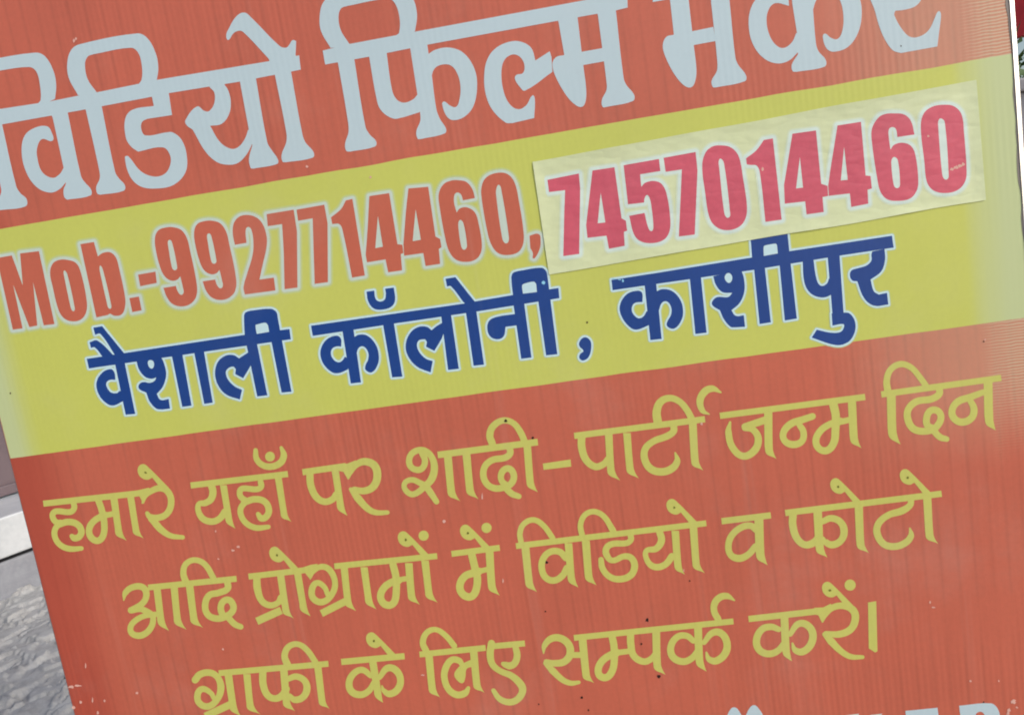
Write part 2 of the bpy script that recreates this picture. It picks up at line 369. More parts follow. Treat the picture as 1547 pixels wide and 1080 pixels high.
PHONE = """
@ 0 270
= letter
P -19,480 72,464 138,645 122,452 236,438 330,878 265,886 200,625 226,887 178,896 80,640 137,904 78,912
= letter
P 400,490~ 460,510~ 490,570~ 525,740~ 520,810~ 490,850~ 440,862~ 390,845~ 355,795~ 318,650~ 303,570~ 318,515~ 355,492~
H 392,555~ 408,580~ 452,780~ 448,800~ 435,795~ 425,765~ 388,590~ 385,562~
= letter
P 486,396 568,383 592,470 620,450~ 665,445~ 700,475~ 720,540~ 757,720~ 755,780~ 735,820~ 695,828~ 665,815 650,824 583,838
H 608,525~ 625,560~ 672,760~ 670,785~ 655,780~ 645,745~ 606,570~ 602,540~
= full_stop
P 782,722 840,712 857,795 800,806
= dash
P 835,580 940,562 948,630 848,650
= digit
P 1040,293~ 1095,310~ 1130,360~ 1148,430~ 1190,640~ 1185,715~ 1150,757~ 1098,772~ 1045,758~ 1010,718~ 988,660 1063,648 1075,682~ 1095,702~ 1110,688~ 1104,650~ 1090,590 1072,610~ 1040,617~ 1000,595~ 970,540~ 940,420~ 938,350~ 958,312~ 995,297~
H 1027,370~ 1040,385~ 1070,525~ 1068,548~ 1050,552~ 1038,530~ 1018,415~ 1015,380~
@ 59.25 260.25
= digit
P 1040,293~ 1095,310~ 1130,360~ 1148,430~ 1190,640~ 1185,715~ 1150,757~ 1098,772~ 1045,758~ 1010,718~ 988,660 1063,648 1075,682~ 1095,702~ 1110,688~ 1104,650~ 1090,590 1072,610~ 1040,617~ 1000,595~ 970,540~ 940,420~ 938,350~ 958,312~ 995,297~
H 1027,370~ 1040,385~ 1070,525~ 1068,548~ 1050,552~ 1038,530~ 1018,415~ 1015,380~
@ 230 250
= digit
P 500,480 488,420~ 490,360~ 515,318~ 560,300~ 620,310~ 665,350~ 692,430~ 690,500~ 670,590~ 648,690 735,678 745,755 560,780 552,735~ 575,650~ 605,550~ 612,470~ 600,390~ 580,372~ 565,390~ 570,468
= digit
P 692,295 855,268 875,400 878,738 800,748 795,520 785,355 698,368
= digit
P 872,268 1040,238 1060,350 1062,705 982,716 975,500 970,320 882,335
= digit
P 1080,315 1140,265~ 1170,212 1210,203 1285,665 1208,678 1150,390~ 1130,355~ 1088,355
@ 520 210
= digit
P 152,346 272,328 322,636 352,640 358,690 342,696 350,794 266,806 250,728 138,746 130,700 142,540
H 204,465 234,652 188,660
= digit
P 388,300 508,290 552,590 580,605 588,655 572,665 580,755 492,768 478,690 362,706 358,640 372,450
H 432,425 464,610 414,618
= digit
P 690,250~ 740,262~ 775,305~ 790,358 718,372 705,335~ 680,325~ 665,345~ 665,390~ 680,445 700,420~ 745,415~ 790,445~ 812,510~ 832,630~ 825,690~ 795,728~ 740,743~ 680,732~ 640,690~ 615,620~ 575,400~ 572,330~ 600,275~ 645,253~
H 705,490~ 722,515~ 742,640~ 735,665~ 718,668~ 705,640~ 690,530~ 692,500~
= digit
P 930,205~ 990,215~ 1030,265~ 1055,370~ 1085,570~ 1080,640~ 1050,685~ 985,702~ 930,690~ 890,640~ 865,560~ 832,370~ 830,290~ 860,232~
H 935,278~ 950,310~ 995,590~ 990,625~ 972,630~ 955,600~ 918,340~ 920,300~
= comma
P 1120,585 1175,575~ 1187,620~ 1180,670~ 1150,722~ 1138,720 1140,690~ 1125,660
"""
STICKER = """
@ 800 170
= digit
P 108,408 298,370 306,460 300,855 204,868 210,600 215,470 118,482
= digit
P 380,352 513,332 556,640 582,655 590,715 570,722 575,806 480,824 465,745 350,758 342,680
H 430,485 458,665 412,670
= digit
P 568,320 782,282 790,355 668,375 675,450 700,425~ 755,415~ 800,435~ 830,500~ 850,640~ 845,720~ 810,770~ 740,790~ 670,778~ 630,735~ 602,625 695,608 715,690~ 735,718~ 748,695~ 735,560~ 722,510~ 708,500~ 695,520~ 692,545 595,556
= digit
P 810,275 1003,240 1015,350 998,738 902,750 920,345 822,360
= digit
P 1155,200~ 1220,215~ 1265,270~ 1290,400~ 1313,560~ 1305,640~ 1265,692~ 1190,712~ 1125,690~ 1085,630~ 1060,480~ 1043,340~ 1055,260~ 1095,212~
H 1155,280~ 1175,310~ 1212,610~ 1208,632~ 1190,635~ 1175,600~ 1145,330~ 1143,295~
= digit
P 1308,278 1370,230~ 1415,168 1470,158 1523,648 1425,662 1395,390~ 1375,325~ 1330,318 1312,315
@ 1110 120
= digit
P 348,330 490,310 522,632 560,645 564,705 530,712 537,802 433,817 425,738 302,752 297,640
H 393,470 412,655 370,660
= digit
P 620,280 762,258 790,582 820,585 828,660 802,668 806,752 703,772 695,690 568,705 564,645 575,560
H 660,410 682,608 640,612
= digit
P 960,207~ 1025,215~ 1065,255~ 1085,335 982,350 972,300~ 950,290~ 930,305~ 930,350~ 940,425 965,395~ 1020,385~ 1070,410~ 1095,480~ 1108,610~ 1100,670~ 1060,720~ 985,735~ 920,725~ 880,680~ 860,600~ 828,380~ 828,300~ 865,235~ 905,212~
H 965,470~ 985,490~ 998,630~ 990,655~ 970,655~ 958,630~ 945,510~ 950,480~
= digit
P 1260,155~ 1325,165~ 1370,215~ 1385,330~ 1400,550~ 1390,620~ 1345,670~ 1270,688~ 1200,672~ 1160,620~ 1145,500~ 1123,290~ 1140,210~ 1190,168~
H 1245,237~ 1268,260~ 1292,580~ 1285,603~ 1265,603~ 1252,570~ 1228,280~ 1230,250~
"""
ADDRESS = """
@ 120 440
= word
P 45,408 280,372 1005,262 1270,228 1278,290 58,466
P 85,220 138,211 275,380 245,430 215,385 128,258~ 95,263
P 62,308 110,298~ 215,395 170,420 140,395 95,340~ 70,342
P 212,420 272,420 338,740 280,745
P 218,535 212,490~ 190,470~ 140,490~ 105,545~ 112,610~ 150,665~ 200,690~ 262,665 280,620 245,600 225,615~ 190,610~ 165,575~ 165,550~ 185,535~
P 345,420 360,470~ 395,515~ 435,528~ 465,520 455,540~ 425,553~ 385,548~ 360,565~ 362,590~ 405,612 425,665~ 465,708~ 500,714 548,708 540,650 490,655~ 468,620 505,575~ 525,500~ 510,430~ 495,400
H 430,415~ 448,425~ 450,455~ 435,467~ 418,450~ 415,425~
P 555,370 620,365 678,690 622,698
P 690,350 750,345 806,672 755,680
P 1020,370 980,395~ 965,405 930,385~ 880,390~ 835,430~ 820,500~ 840,570~ 890,625~ 970,653 983,595 940,575~ 900,535~ 885,490~ 900,465~ 930,455~ 945,470 942,500 990,525 1035,450 1040,400
P 1005,300 1070,300 1136,628 1075,635
P 1000,280 995,150~ 1005,128~ 1035,117 1155,106~ 1190,125~ 1200,165 1282,606 1222,612 1150,250 1070,262
H 1065,205~ 1075,200 1125,190~ 1140,205 1147,245 1072,258
@ 460 380
= word
P 40,448 980,312 1040,300 1265,262 1535,220 1540,282 1045,362 545,435 50,510
P 228,470 295,460 342,790 280,797
P 222,575 220,525~ 190,508~ 130,535~ 97,600~ 110,670~ 160,725~ 205,735~ 262,712 285,660 245,635 225,662~ 200,668~ 170,645~ 160,610~ 170,585~ 195,573~
P 295,520 330,502~ 380,508~ 430,560~ 450,630~ 440,690~ 405,730~ 370,715~ 368,690~ 385,650~ 385,610~ 360,575~ 330,580~ 312,625 295,600
P 475,440 540,430 592,755 530,760
P 375,243 422,236 430,285~ 455,302~ 485,290~ 492,255 488,225 540,218 548,290~ 530,330~ 480,350~ 420,345~ 385,300~
P 850,420 800,450~ 768,475 740,455~ 690,455~ 640,490~ 612,560~ 625,630~ 680,695~ 762,730 775,662 730,645~ 690,600~ 680,560~ 695,535~ 730,530 740,545 735,575 785,600 830,525 850,470
P 825,380 885,375 933,708 868,715
P 970,330 1030,300 1085,683 1022,690
P 852,165 912,155 1035,310 1000,340 960,305 885,210~ 862,212
P 1290,375 1160,395~ 1115,420~ 1105,470~ 1125,515~ 1170,530~ 1205,510~ 1215,455 1290,445
P 1260,300 1325,290 1372,640 1310,648
P 1262,280 1250,160~ 1260,130~ 1290,118 1430,98~ 1460,118~ 1470,160 1528,620 1460,627 1410,280
H 1315,205~ 1325,195 1385,182~ 1400,195 1405,245 1320,255
@ 860 320
= comma
P 60,790~ 90,758~ 125,775~ 133,820~ 118,875~ 85,898~ 62,885~ 65,860~ 85,840~ 64,815~
= word
P 255,412 500,374 1100,277 1335,238 1950,145 1960,217 1630,266 1110,352 730,407 262,474
P 455,440 525,430 558,768 490,775
P 442,545 440,490~ 410,477~ 345,500~ 305,570~ 320,640~ 370,700~ 410,712~ 480,685 500,620 468,600 445,635~ 415,642~ 385,615~ 378,580~ 395,552~
P 520,485 560,468~ 620,478~ 670,530~ 688,600~ 675,660~ 635,705~ 595,695~ 590,670~ 615,620~ 615,575~ 590,542~ 560,550~ 540,600 520,560
P 728,400 795,390 830,730 762,738
@ 1040 310
P 150,430 165,480~ 205,525~ 265,530 240,555~ 175,555~ 145,580~ 145,605~ 190,635 215,690~ 255,735~ 285,738 342,735 335,665 285,668~ 260,635 310,590~ 338,520~ 335,440~ 318,390
H 240,410~ 262,425~ 262,455~ 245,470~ 225,455~ 220,430~
P 395,370 460,360 498,708 430,718
P 385,330 376,205 598,165 612,300 655,685 582,697 545,300 455,305
H 455,250~ 465,243 525,233~ 535,240 540,292 455,307
P 690,340 755,325 775,450~ 800,487~ 835,475~ 850,440 870,520 855,545~ 800,558~ 735,530~ 700,465~
P 840,300 912,290 938,655 870,660
P 865,655 930,648 975,655~ 1008,710~ 1000,780~ 960,830~ 890,845~ 745,800 775,752 860,770~ 920,765~ 940,735~ 935,718~ 870,728
P 1110,280 1185,265 1188,330~ 1165,400~ 1100,450 1120,520~ 1150,540 1200,530 1208,600 1120,607~ 1060,560~ 1020,460 990,455~ 975,425~ 985,395~ 1020,382~ 1075,365~ 1105,335~ 1105,300~
"""
BODY = """
@ 50 640
= word
B 37 62,482 650,418
S 36 245,478 248,510 225,532 140,528 118,548 130,585 160,600
S 40 150,610 210,592 265,605 292,645 280,680 250,690 235,678:30
S 36 165,595 132,640 135,690 170,735 225,755 292,752:28
S 40 390,450 415,520 430,600 425,670 395,705 355,690 338,645 360,595 410,560 440,550
S 34 425,555 500,540
T 488,445 515,640 565,705 44
T 588,430 620,635 668,692 42
P 600,408 660,395 700,385 720,420 690,440 668,485 640,432 600,440
S 40 660,478:10 675,440:28 710,408:36 770,388:40 815,410 835,470 815,535 765,565 705,560:34 690,540:26
S 44 688,545:20 715,570:44 770,635:42 830,675:34 905,685:26
E 660,275
= word
B 37 952,372 1540,303
S 42 1075,365 1087,410:44 1075,455 1040,478:38 1002,485:32 1000,530:36 1030,575:40 1085,590:40 1130,570:40 1160,530
T 1150,370 1180,560 1222,632 42
S 36 1375,350 1378,380 1350,395 1270,390 1250,405 1255,440 1290,465
S 40 1275,475 1340,455 1400,470 1425,520 1410,560 1380,570 1360,545:28
S 36 1290,465 1255,510 1260,560 1295,605 1350,628 1422,622:28
T 1480,315 1515,540 1562,592 42
S 40 1345,160:28 1350,210:36 1385,248:38 1440,258:40 1495,235:42 1515,190:40 1500,145:22
D 1432,198 30
@ 430 620
= word
B 38 108,372 370,335
S 44 152,375 158,450 190,520:42 240,550:40 290,535:40 310,505:36
T 305,355 335,560 380,635 44
P 330,325 380,320 430,300 440,330 400,370 382,415 355,370 330,365
S 46 385,410:12 400,370:30 435,325:40 490,308:44 545,335:48 560,400:48 535,460:46 480,485:42 420,475:32
S 44 400,475:24 440,525:46 500,590:40 550,615:34 622,615:26
= word
S 38 830,255 848,300 835,345 800,358 760,335 755,285 785,248 840,240 885,275 905,340:44 890,410:46 850,455:40 780,505:36 735,485:34 725,440:32 770,418:34 825,440:36 860,455
S 40 850,450 885,500 918,550:34
B 40 925,268 1530,190
T 985,265 1005,480 1062,548 48
T 1098,255 1118,470 1172,535 48
S 40 1360,225 1362,260 1330,285 1260,297 1215,330 1200,385:40 1220,440 1265,468 1320,465 1370,440 1385,390 1355,350 1315,370 1310,420:36 1345,455
S 40 1330,460 1370,500 1415,518:34
S 44 1255,200:44 1240,150:44 1260,95:42 1320,60:38 1380,75:36 1425,130:40 1455,200:40
T 1465,200 1482,425 1530,493 46
@ 800 560
= dash
P 80,560 248,535 252,578 85,598
= word
B 38 270,393 1060,292
S 46 315,395 315,460 340,535:44 395,578:42 445,565:40 475,530:36
T 478,380 490,590 548,663 46
T 588,375 605,580 660,650 46
S 42 870,330 870,365 830,395:42 750,425:40 700,470:42 695,530:44 730,590:46 795,610:46 860,590:46 892,545:40 880,495:10
S 48 775,310:52 768,250:50 790,190:46 845,165:40 905,185:38 950,235:40 980,290:40
T 985,300 998,540 1050,602 48
S 40 1085,262:8 1045,240:34 1030,180:44 1060,125:46 1105,108:40 1155,130:12
@ 1130 520
= word
B 38 -170,432 708,318
S 40 -108,470:14 -118,530:40 -95,620:42 -30,675:42 40,640:46 62,570:44 30,515:40 -20,505:36
S 44 -20,497:40 50,475 110,455
T 122,410 125,630 172,692 50
S 40 390,435:40 330,455:42 260,480:44 215,530:42 220,580 270,605:44 325,585 335,530 310,485:36
S 46 515,360:52 530,430:50 528,520:48 520,590:46 480,640:44 430,630:42 410,580:42 440,520:42 500,480:40 560,460:36
S 36 530,475 640,450
T 628,345 638,560 685,627 50
= word
B 38 805,303 1530,203
S 40 845,285:44 838,220:40 860,155:38 920,120:38 985,140:36 1035,195:36 1075,250:38
T 865,300 870,520 922,605 54
S 42 1155,265 1155,300 1110,330 1020,345 970,390 965,450:44 1000,510:44 1070,525 1130,505 1165,450 1150,405 1105,400 1080,440 1085,490 1130,510
S 40 1120,520 1160,560 1200,572:34
S 44 1420,290:36 1340,320:42 1270,345:44 1235,390:42 1240,440 1290,470:44 1350,445 1365,390 1340,335:36
T 1450,220 1455,450 1497,520 54
@ 170 780
= word
B 36 215,428 750,375
S 40 68,505:8 78,460:36 120,427:38 180,425:40 205,465:40 185,520:38 110,565:34
S 42 112,565:40 170,558:36 220,580:38 245,605:36 232,670:38 180,715:40 125,710:38 108,675:36 130,635:36 190,600:34 260,590:34
T 268,425 290,610 342,690 44
T 372,420 390,610 448,683 44
S 40 445,400:42 428,340:38 445,285:36 500,262:34 560,290:36 610,370:36
T 465,410 490,610 548,672 46
S 40 695,395 695,435 640,460 585,475 560,530 575,590 630,615 690,600 730,560 715,510 680,505 655,540 665,590 690,605
S 38 700,610 740,650 775,665:34
@ 420 750
= word
B 36 -178,482 190,440
S 44 -128,490 -125,550:46 -100,625:40 -50,655:38 0,640:36 20,610
T 15,470 45,675 95,735 44
B 46 -128,752 20,685
T 118,460 150,650 197,722 44
E -25,333
P 140,430 200,410 240,405 225,440 195,500 160,455
S 38 195,495:10 215,450:28 265,422:36 315,445:38 345,520:36 325,590:38 270,635:40 215,615:40 205,560:40 235,520:36 280,545:32 300,590:30
B 36 340,420 962,358
T 400,430 420,620 472,690 44
B 44 262,705 410,630
T 520,425 545,610 595,680 44
S 44 695,410 712,480 715,560 705,630 675,655 635,640 620,595 645,545 690,515 730,505
S 32 710,505 800,490
T 790,400 805,590 858,652 46
T 888,385 910,575 965,640 46
E 752,240
D 880,235 31
= word
B 36 1048,345 1340,308
S 46 1170,345 1190,430 1205,500 1190,580 1155,605 1110,580 1100,530 1130,480 1180,460 1215,450
S 32 1195,455 1280,435
T 1278,330 1290,530 1340,597 48
E 1128,200
D 1260,188 31
@ 760 730
= word
B 36 78,378 1228,240
S 36 110,360:34 102,300:34 125,245:34 185,220:34 245,255:34 300,330:34
T 135,385 155,590 205,655 48
S 40 380,450 340,412 280,415 240,460 235,520 260,570 310,585 360,555 385,510
T 395,360 410,560 455,628 46
S 36 478,315:36 468,250:34 495,190:34 550,170:34 610,200:34 665,285:38
T 500,345 515,550 565,615 48
S 36 770,310 772,340 745,360:36 660,365:38 625,390:40 625,430:40 660,465:34 730,440:36 775,450:40 795,500:42 770,555:42 700,578:40 640,560:38 600,510:38 592,460:34
S 42 945,290 957,345:44 925,393:40 868,405:32 862,440:32 890,490:38 935,505:40 985,485:40 1020,440
T 1040,285 1055,490 1098,550 46
T 1150,265 1165,480 1220,542 46
E 1015,125
@ 1080 690
= word
B 38 40,388 338,352
S 40 250,440 215,415 160,425 105,470 82,530 95,590 145,612:44 200,590 245,540
T 265,360 272,580 318,653 54
= word
B 38 425,338 1370,222
S 46 472,345 470,410 495,490:44 545,530:42 600,515 630,480
T 620,320 632,545 680,607 52
S 42 650,390:36 700,370:40 755,390:42 780,440:46 765,500 710,530:44 665,510:38 655,488:16
T 868,270 878,520 930,580 50
E 725,160
S 38 1185,250 1180,290 1130,325:44 1050,350:40 990,400:42 980,460:44 1020,525:42 1090,540:42 1155,515:42 1185,475:38 1178,430:10
T 1282,230 1295,465 1350,525 50
E 1145,105
@ 270 810
= word
B 36 242,825 905,768
S 44 100,865:44 130,832:42 190,822:40 235,850:38 255,910 235,980:38 180,1025:40 125,1005:40 115,950:40 145,920:38 195,945:30 212,975:28
T 300,835 325,1010 375,1085 46
B 44 160,1085 320,1010
T 412,830 430,1010 495,1075 44
S 44 508,820 510,890:44 535,955:42 580,978:40 625,960 650,920
T 635,800 650,995 705,1055 46
S 40 660,860:34 710,845:38 760,870:40 775,920:44 750,970:42 700,985:40 672,960:26
S 40 660,780:44 640,720:40 665,665:38 720,650:34 775,685:36 825,755:36
T 840,780 865,990 912,1040 44
= word
B 38 982,757 1365,722
S 42 1160,840:32 1110,805:38 1060,825:40 1030,880:42 1045,935:44 1100,955:42 1150,930:38 1180,880:32
T 1170,740 1200,930 1235,1003 46
S 42 1215,850:30 1260,795:42 1310,805:44 1340,860:42 1325,920:44 1275,950:42 1238,928:28 1228,900:8
E 1160,610
@ 600 810
= word
B 36 135,712 535,672
B 36 580,662 772,645
S 38 175,690:40 155,640:38 180,580:36 235,562:32 295,600:34 345,660:36
T 192,715 210,910 260,972 46
T 462,690 480,890 528,943 46
S 40 395,780:26 375,750:38 330,745:40 295,790:42 285,850:40 310,920:40 360,955:42 410,945:42 430,915:24
P 465,735 455,785 420,800~ 412,850~ 395,885~ 360,865~ 345,830~ 370,790~ 400,765~
S 44 570,645 562,710 575,770:40 620,810:36 690,840:40 745,890:46 758,930:44 730,980:42 680,1000:40 620,980:36 582,930:28
S 38 715,665 725,720:42 710,765:42 680,780:44 650,772:36 640,768:26
= word
S 44 885,705:8 890,660:34 925,620:42 980,612:44 1035,650:46 1045,710:46 1010,755:44 950,765:40 900,755:30
S 40 895,765:26 940,810:42 1000,865:36 1050,885:32 1098,880:22
S 36 1040,715 1110,715
T 1120,620 1140,830 1190,885 48
B 36 1068,612 2032,512
S 44 1298,600 1310,660 1312,740 1300,810 1265,850 1225,840 1215,800 1240,750 1290,715 1330,700
S 34 1300,705 1420,690
S 44 1410,590 1412,650 1430,720:42 1490,755:40 1540,735:38 1570,700
@ 960 810
T 125,565 130,770 182,835 48
S 42 350,630:34 310,600:38 255,605:40 215,660:42 225,725:44 285,755:42 340,735:40 375,690:34
T 378,550 385,740 430,815 48
S 42 415,640:30 460,585:40 510,580:44 550,630:44 545,700:46 490,750:44 445,740:36 428,700:12
S 40 500,500:40 475,450:40 480,400:42 515,365:42 555,360:38 598,385:10
= word
B 38 683,498 1110,450
S 42 865,560:34 820,545:40 765,560:42 732,620:44 745,680:44 800,708:42 860,690:40 900,640:34
T 900,490 908,680 945,752 48
S 42 935,590:30 980,530:40 1030,530:44 1070,580:46 1060,650:46 1010,695:44 965,685:36 948,645:12
P 1080,430 1135,428 1180,405 1195,435 1160,465 1128,522 1105,475 1080,470
S 44 1130,515:10 1150,470:30 1190,430:38 1255,418:40 1315,445:46 1328,500:46 1300,560:44 1230,590:42 1150,585:30
S 42 1140,590:24 1180,630:46 1240,690:38 1300,725:34 1372,728:24
E 1155,305
D 1297,293 34
= danda
P 1405,398 1455,390 1462,692 1448,700 1410,675
"""

# ------------------------------------------------------------------ ground and shop front (large structure)
def noisy_mat(name, c0, c1, scale, rough=.85, bump=.5, dist=.004, extra=None):
    g = NT(name); tc = g.n('ShaderNodeTexCoord')
    a = g.noise(tc.outputs['Object'], scale, 6, .62); b = g.noise(tc.outputs['Object'], scale * 9, 4, .6)
    f = g.math('ADD', g.math('MULTIPLY', a, .7), g.math('MULTIPLY', b, .3))
    g.l(g.mix(g.ramp(f, .36, .64), srgb(*c0), srgb(*c1)), g.b.inputs['Base Color'])
    g.b.inputs['Roughness'].default_value = rough
    bp = g.n('ShaderNodeBump'); bp.inputs['Strength'].default_value = bump; bp.inputs['Distance'].default_value = dist
    g.l(g.math('ADD', a, g.math('MULTIPLY', b, .4)), bp.inputs['Height']); g.l(bp.outputs[0], g.b.inputs['Normal'])
    return g.m
M['ground'] = noisy_mat('ground_concrete', (120, 116, 110), (150, 147, 142), 6)
M['cement'] = noisy_mat('rough_cement', (172, 169, 165), (192, 190, 186), 30, bump=.6, dist=.0022)
M['smooth_cement'] = noisy_mat('smooth_cement', (138, 139, 145), (158, 159, 165), 8, bump=.15, dist=.002)
M['marble'] = noisy_mat('white_marble', (196, 199, 201), (214, 216, 217), 7, rough=.4, bump=.05, dist=.001)
M['mauve'] = noisy_mat('mauve_paint', (92, 79, 83), (106, 90, 94), 5, rough=.5, bump=.08, dist=.001)
M['joint'] = flat_mat('dark_joint', (30, 30, 34), .9)
M['red'] = noisy_mat('red_paint', (176, 22, 36), (196, 34, 46), 9, rough=.5, bump=.05, dist=.001)
M['grey_wall'] = noisy_mat('grey_plaster', (186, 178, 176), (206, 200, 198), 5, rough=.9, bump=.2)

GR = 60.0
g_ = mesh_obj('ground', [(-GR, -GR, 0), (GR, -GR, 0), (GR, GR, 0), (-GR, GR, 0)], [(0, 1, 2, 3)], M['ground']); tag(g_, kind='structure')

# foot of the riser on the ground, from two sightings of the same line
A = on_ground(0, 924); B_ = on_ground(64, 897)
tdir = (B_ - A); tdir.z = 0; tdir.normalize()
ang = math.atan2(tdir.y, tdir.x)
away = Vector((-tdir.y, tdir.x, 0))
def frame(o): o.location = (A.x, A.y, 0); o.rotation_euler = (0, 0, ang)      # local x along the front, local y into the shop
def height_at(px, py, yy=0.0):
    """height where the sight line crosses the vertical plane local y = yy"""
    r = ray(px, py); t = (away.dot(Vector((A.x, A.y, 0)) - CAM_POS) + yy) / away.dot(r)
    return CAM_H + r.z * t
H1 = height_at(25, 839)
def block(name, x0, x1, y0, y1, z0, z1, mat, parent=None, bev=.004):
    v = [(x, y, z) for x in (x0, x1) for y in (y0, y1) for z in (z0, z1)]
    f = [(0, 1, 3, 2), (4, 6, 7, 5), (0, 4, 5, 1), (2, 3, 7, 6), (0, 2, 6, 4), (1, 5, 7, 3)]
    o = mesh_obj(name, v, f, mat, parent)
    if bev:
        b = o.modifiers.new('bevel', 'BEVEL'); b.width = bev; b.segments = 2
    return o
H2 = height_at(17, 777, -.012)
DOOR_Y = away.dot(on_ground(13, 750, H2) - Vector((A.x, A.y, H2)))
X0, X1 = -1.2, 1.0

# rough cement apron at the foot of the riser: an uneven sheet with flaky ledges
NX, NY = 380, 280
AX0, AX1, AY0 = -.75, .45, -.85
av, af = [], []
sig = lambda v: 1 / (1 + math.exp(max(-60, min(60, -v))))
for j in range(NY + 1):
    for i in range(NX + 1):
        x = AX0 + (AX1 - AX0) * i / NX; y = AY0 - AY0 * j / NY
        p = Vector((x, y, 0))
        q = p + .03 * Vector((noise.noise(p * 22), noise.noise(p * 22 + Vector((7, 7, 0))), 0)) + .008 * Vector((noise.noise(p * 90), noise.noise(p * 90 + Vector((7, 7, 0))), 0))
        h = noise.fractal(p * 6, 1.0, 2.0, 4) * .004
        h += .008 * (sig(noise.noise(q * 13 + Vector((3, 1, 0))) * 55) - .5)          # trowelled flakes with broken edges
        h += .006 * (sig((noise.noise(q * 21 + Vector((9, 4, 2))) - .12) * 50) - .5)
        h -= .009 * max(0, 1 - abs(noise.noise(q * 15 + Vector((1, 8, 3)))) / .035) * sig(noise.noise(p * 10) * 20)   # open cracks
        h += noise.fractal(p * 70, 1.0, 2.0, 3) * .0009
        edge = min(1, min(x - AX0, AX1 - x, y - AY0) / .15)
        av.append((x, y, max(.004, (.030 + h + .003 * max(0, (y + .10) / .10)) * max(edge, 0))))
for j in range(NY):
    for i in range(NX):
        k = j * (NX + 1) + i; af.append((k, k + 1, k + NX + 2, k + NX + 1))
o = mesh_obj('cement_apron', av, af, M['cement'], smooth=True); frame(o); tag(o, kind='structure')

# shop entrance: cement plinth, marble threshold, painted shutter
st = empty('shop_step'); frame(st)
tag(st, 'grey cement step topped by a white marble threshold beside the signboard', 'step')
block('plinth', X0, X1, 0.0, DOOR_Y + .3, 0, H1 - .004, M['smooth_cement'], st, .006)
block('joint', X0, X1, .004, DOOR_Y + .3, H1 - .003, H1 + .007, M['joint'], st, 0)
block('marble_slab', X0, X1, -.012, DOOR_Y + .3, H1 + .008, H2, M['marble'], st, .005)
dr = empty('shop_door'); frame(dr)
tag(dr, 'dull mauve painted shop door panel standing on the marble threshold', 'door')
block('door_leaf', X0, X1, DOOR_Y + .012, DOOR_Y + .05, H2 + .006, H2 + 2.0, M['mauve'], dr, .003)
block('bottom_rail', X0, X1, DOOR_Y, DOOR_Y + .011, H2 + .005, H2 + .035, M['mauve'], dr, .003)

# right-hand background: pale parapet, shrub, red panel
def polar(az, d, z=0): return Vector((math.sin(math.radians(az)) * d, -D0 + math.cos(math.radians(az)) * d, z))
pc = polar(31, 2.6)
pw = empty('parapet_wall', pc); pw.rotation_euler = (0, 0, math.radians(-20))
tag(pw, 'low pale plastered parapet wall behind the board', 'wall')
block('wall', -.45, .6, 0, .12, 0, .93, M['grey_wall'], pw, .006)
block('coping', -.47, .62, -.02, .14, .932, .965, M['grey_wall'], pw, .006)
rp = empty('red_panel', polar(31, 3.3)); rp.rotation_euler = (0, 0, math.radians(-20))
tag(rp, 'plain red painted panel on two posts behind the shrub', 'panel')
block('panel', -.6, .6, 0, .03, 1.155, 2.0, M['red'], rp, .004)
for sx in (-.5, .5): block('post', sx - .02, sx + .02, .032, .07, 0, 1.9, M['red'], rp, .002)

def leaf_mat():
    g = NT('shrub_leaf'); oi = g.n('ShaderNodeObjectInfo'); ge = g.n('ShaderNodeNewGeometry')
    g.l(g.mix(ge.outputs['Random Per Island'], srgb(62, 92, 44), srgb(112, 138, 84)), g.b.inputs['Base Color'])
    g.b.inputs['Roughness'].default_value = .5; return g.m
M['leaf'] = leaf_mat()
M['stem'] = flat_mat('shrub_stem', (92, 74, 52), .9)
sh = empty('shrub', polar(31, 2.95)); tag(sh, 'leafy green shrub growing behind the parapet wall', 'shrub')
lv, lf = [], []
for k in range(1500):
    a = random.uniform(0, 6.283); rr = random.random() ** .5
    c = Vector((math.cos(a) * rr * .5, math.sin(a) * rr * .16, random.uniform(.55, 1.13 - .12 * rr * rr)))
    L = random.uniform(.035, .06); W = L * .3
    d = Vector((random.gauss(0, 1), random.gauss(0, 1), random.gauss(.3, .6))).normalized()
    s_ = d.cross(Vector((random.gauss(0, 1), random.gauss(0, 1), random.gauss(0, 1)))).normalized(); u = d.cross(s_)
    b = len(lv)
    lv += [c, c + d * L * .35 + s_ * W + u * W * .25, c + d * L, c + d * L * .35 - s_ * W + u * W * .25, c + d * L * .45]
    lf += [(b, b + 1, b + 4), (b + 1, b + 2, b + 4), (b + 2, b + 3, b + 4), (b + 3, b, b + 4)]
o = mesh_obj('foliage', [tuple(v) for v in lv], lf, M['leaf'], sh); o['kind'] = 'stuff'
sv, sf = [], []
for k in range(9):
    a = random.uniform(0, 6.28); top = Vector((math.cos(a) * .36, math.sin(a) * .1, random.uniform(.8, 1.0))); n = 7; segs = 6
    b0 = len(sv)
    for i in range(segs + 1):
        t = i / segs; c = Vector((top.x * t ** 1.4 + .01 * math.sin(k + 5 * t), top.y * t, top.z * t)); r = .011 * (1 - .75 * t)
        sv += [(c.x + r * math.cos(6.283 * q / n), c.y + r * math.sin(6.283 * q / n), c.z) for q in range(n)]
    for i in range(segs):
        for q in range(n): sf.append((b0 + i * n + q, b0 + i * n + (q + 1) % n, b0 + (i + 1) * n + (q + 1) % n, b0 + (i + 1) * n + q))
mesh_obj('stems', sv, sf, M['stem'], sh, True)

# ------------------------------------------------------------------ the signboard
sign = empty('signboard', (0, 0, 0))
tag(sign, 'orange and yellow printed fluted plastic signboard with Hindi lettering and phone numbers', 'signboard')
TH = .005
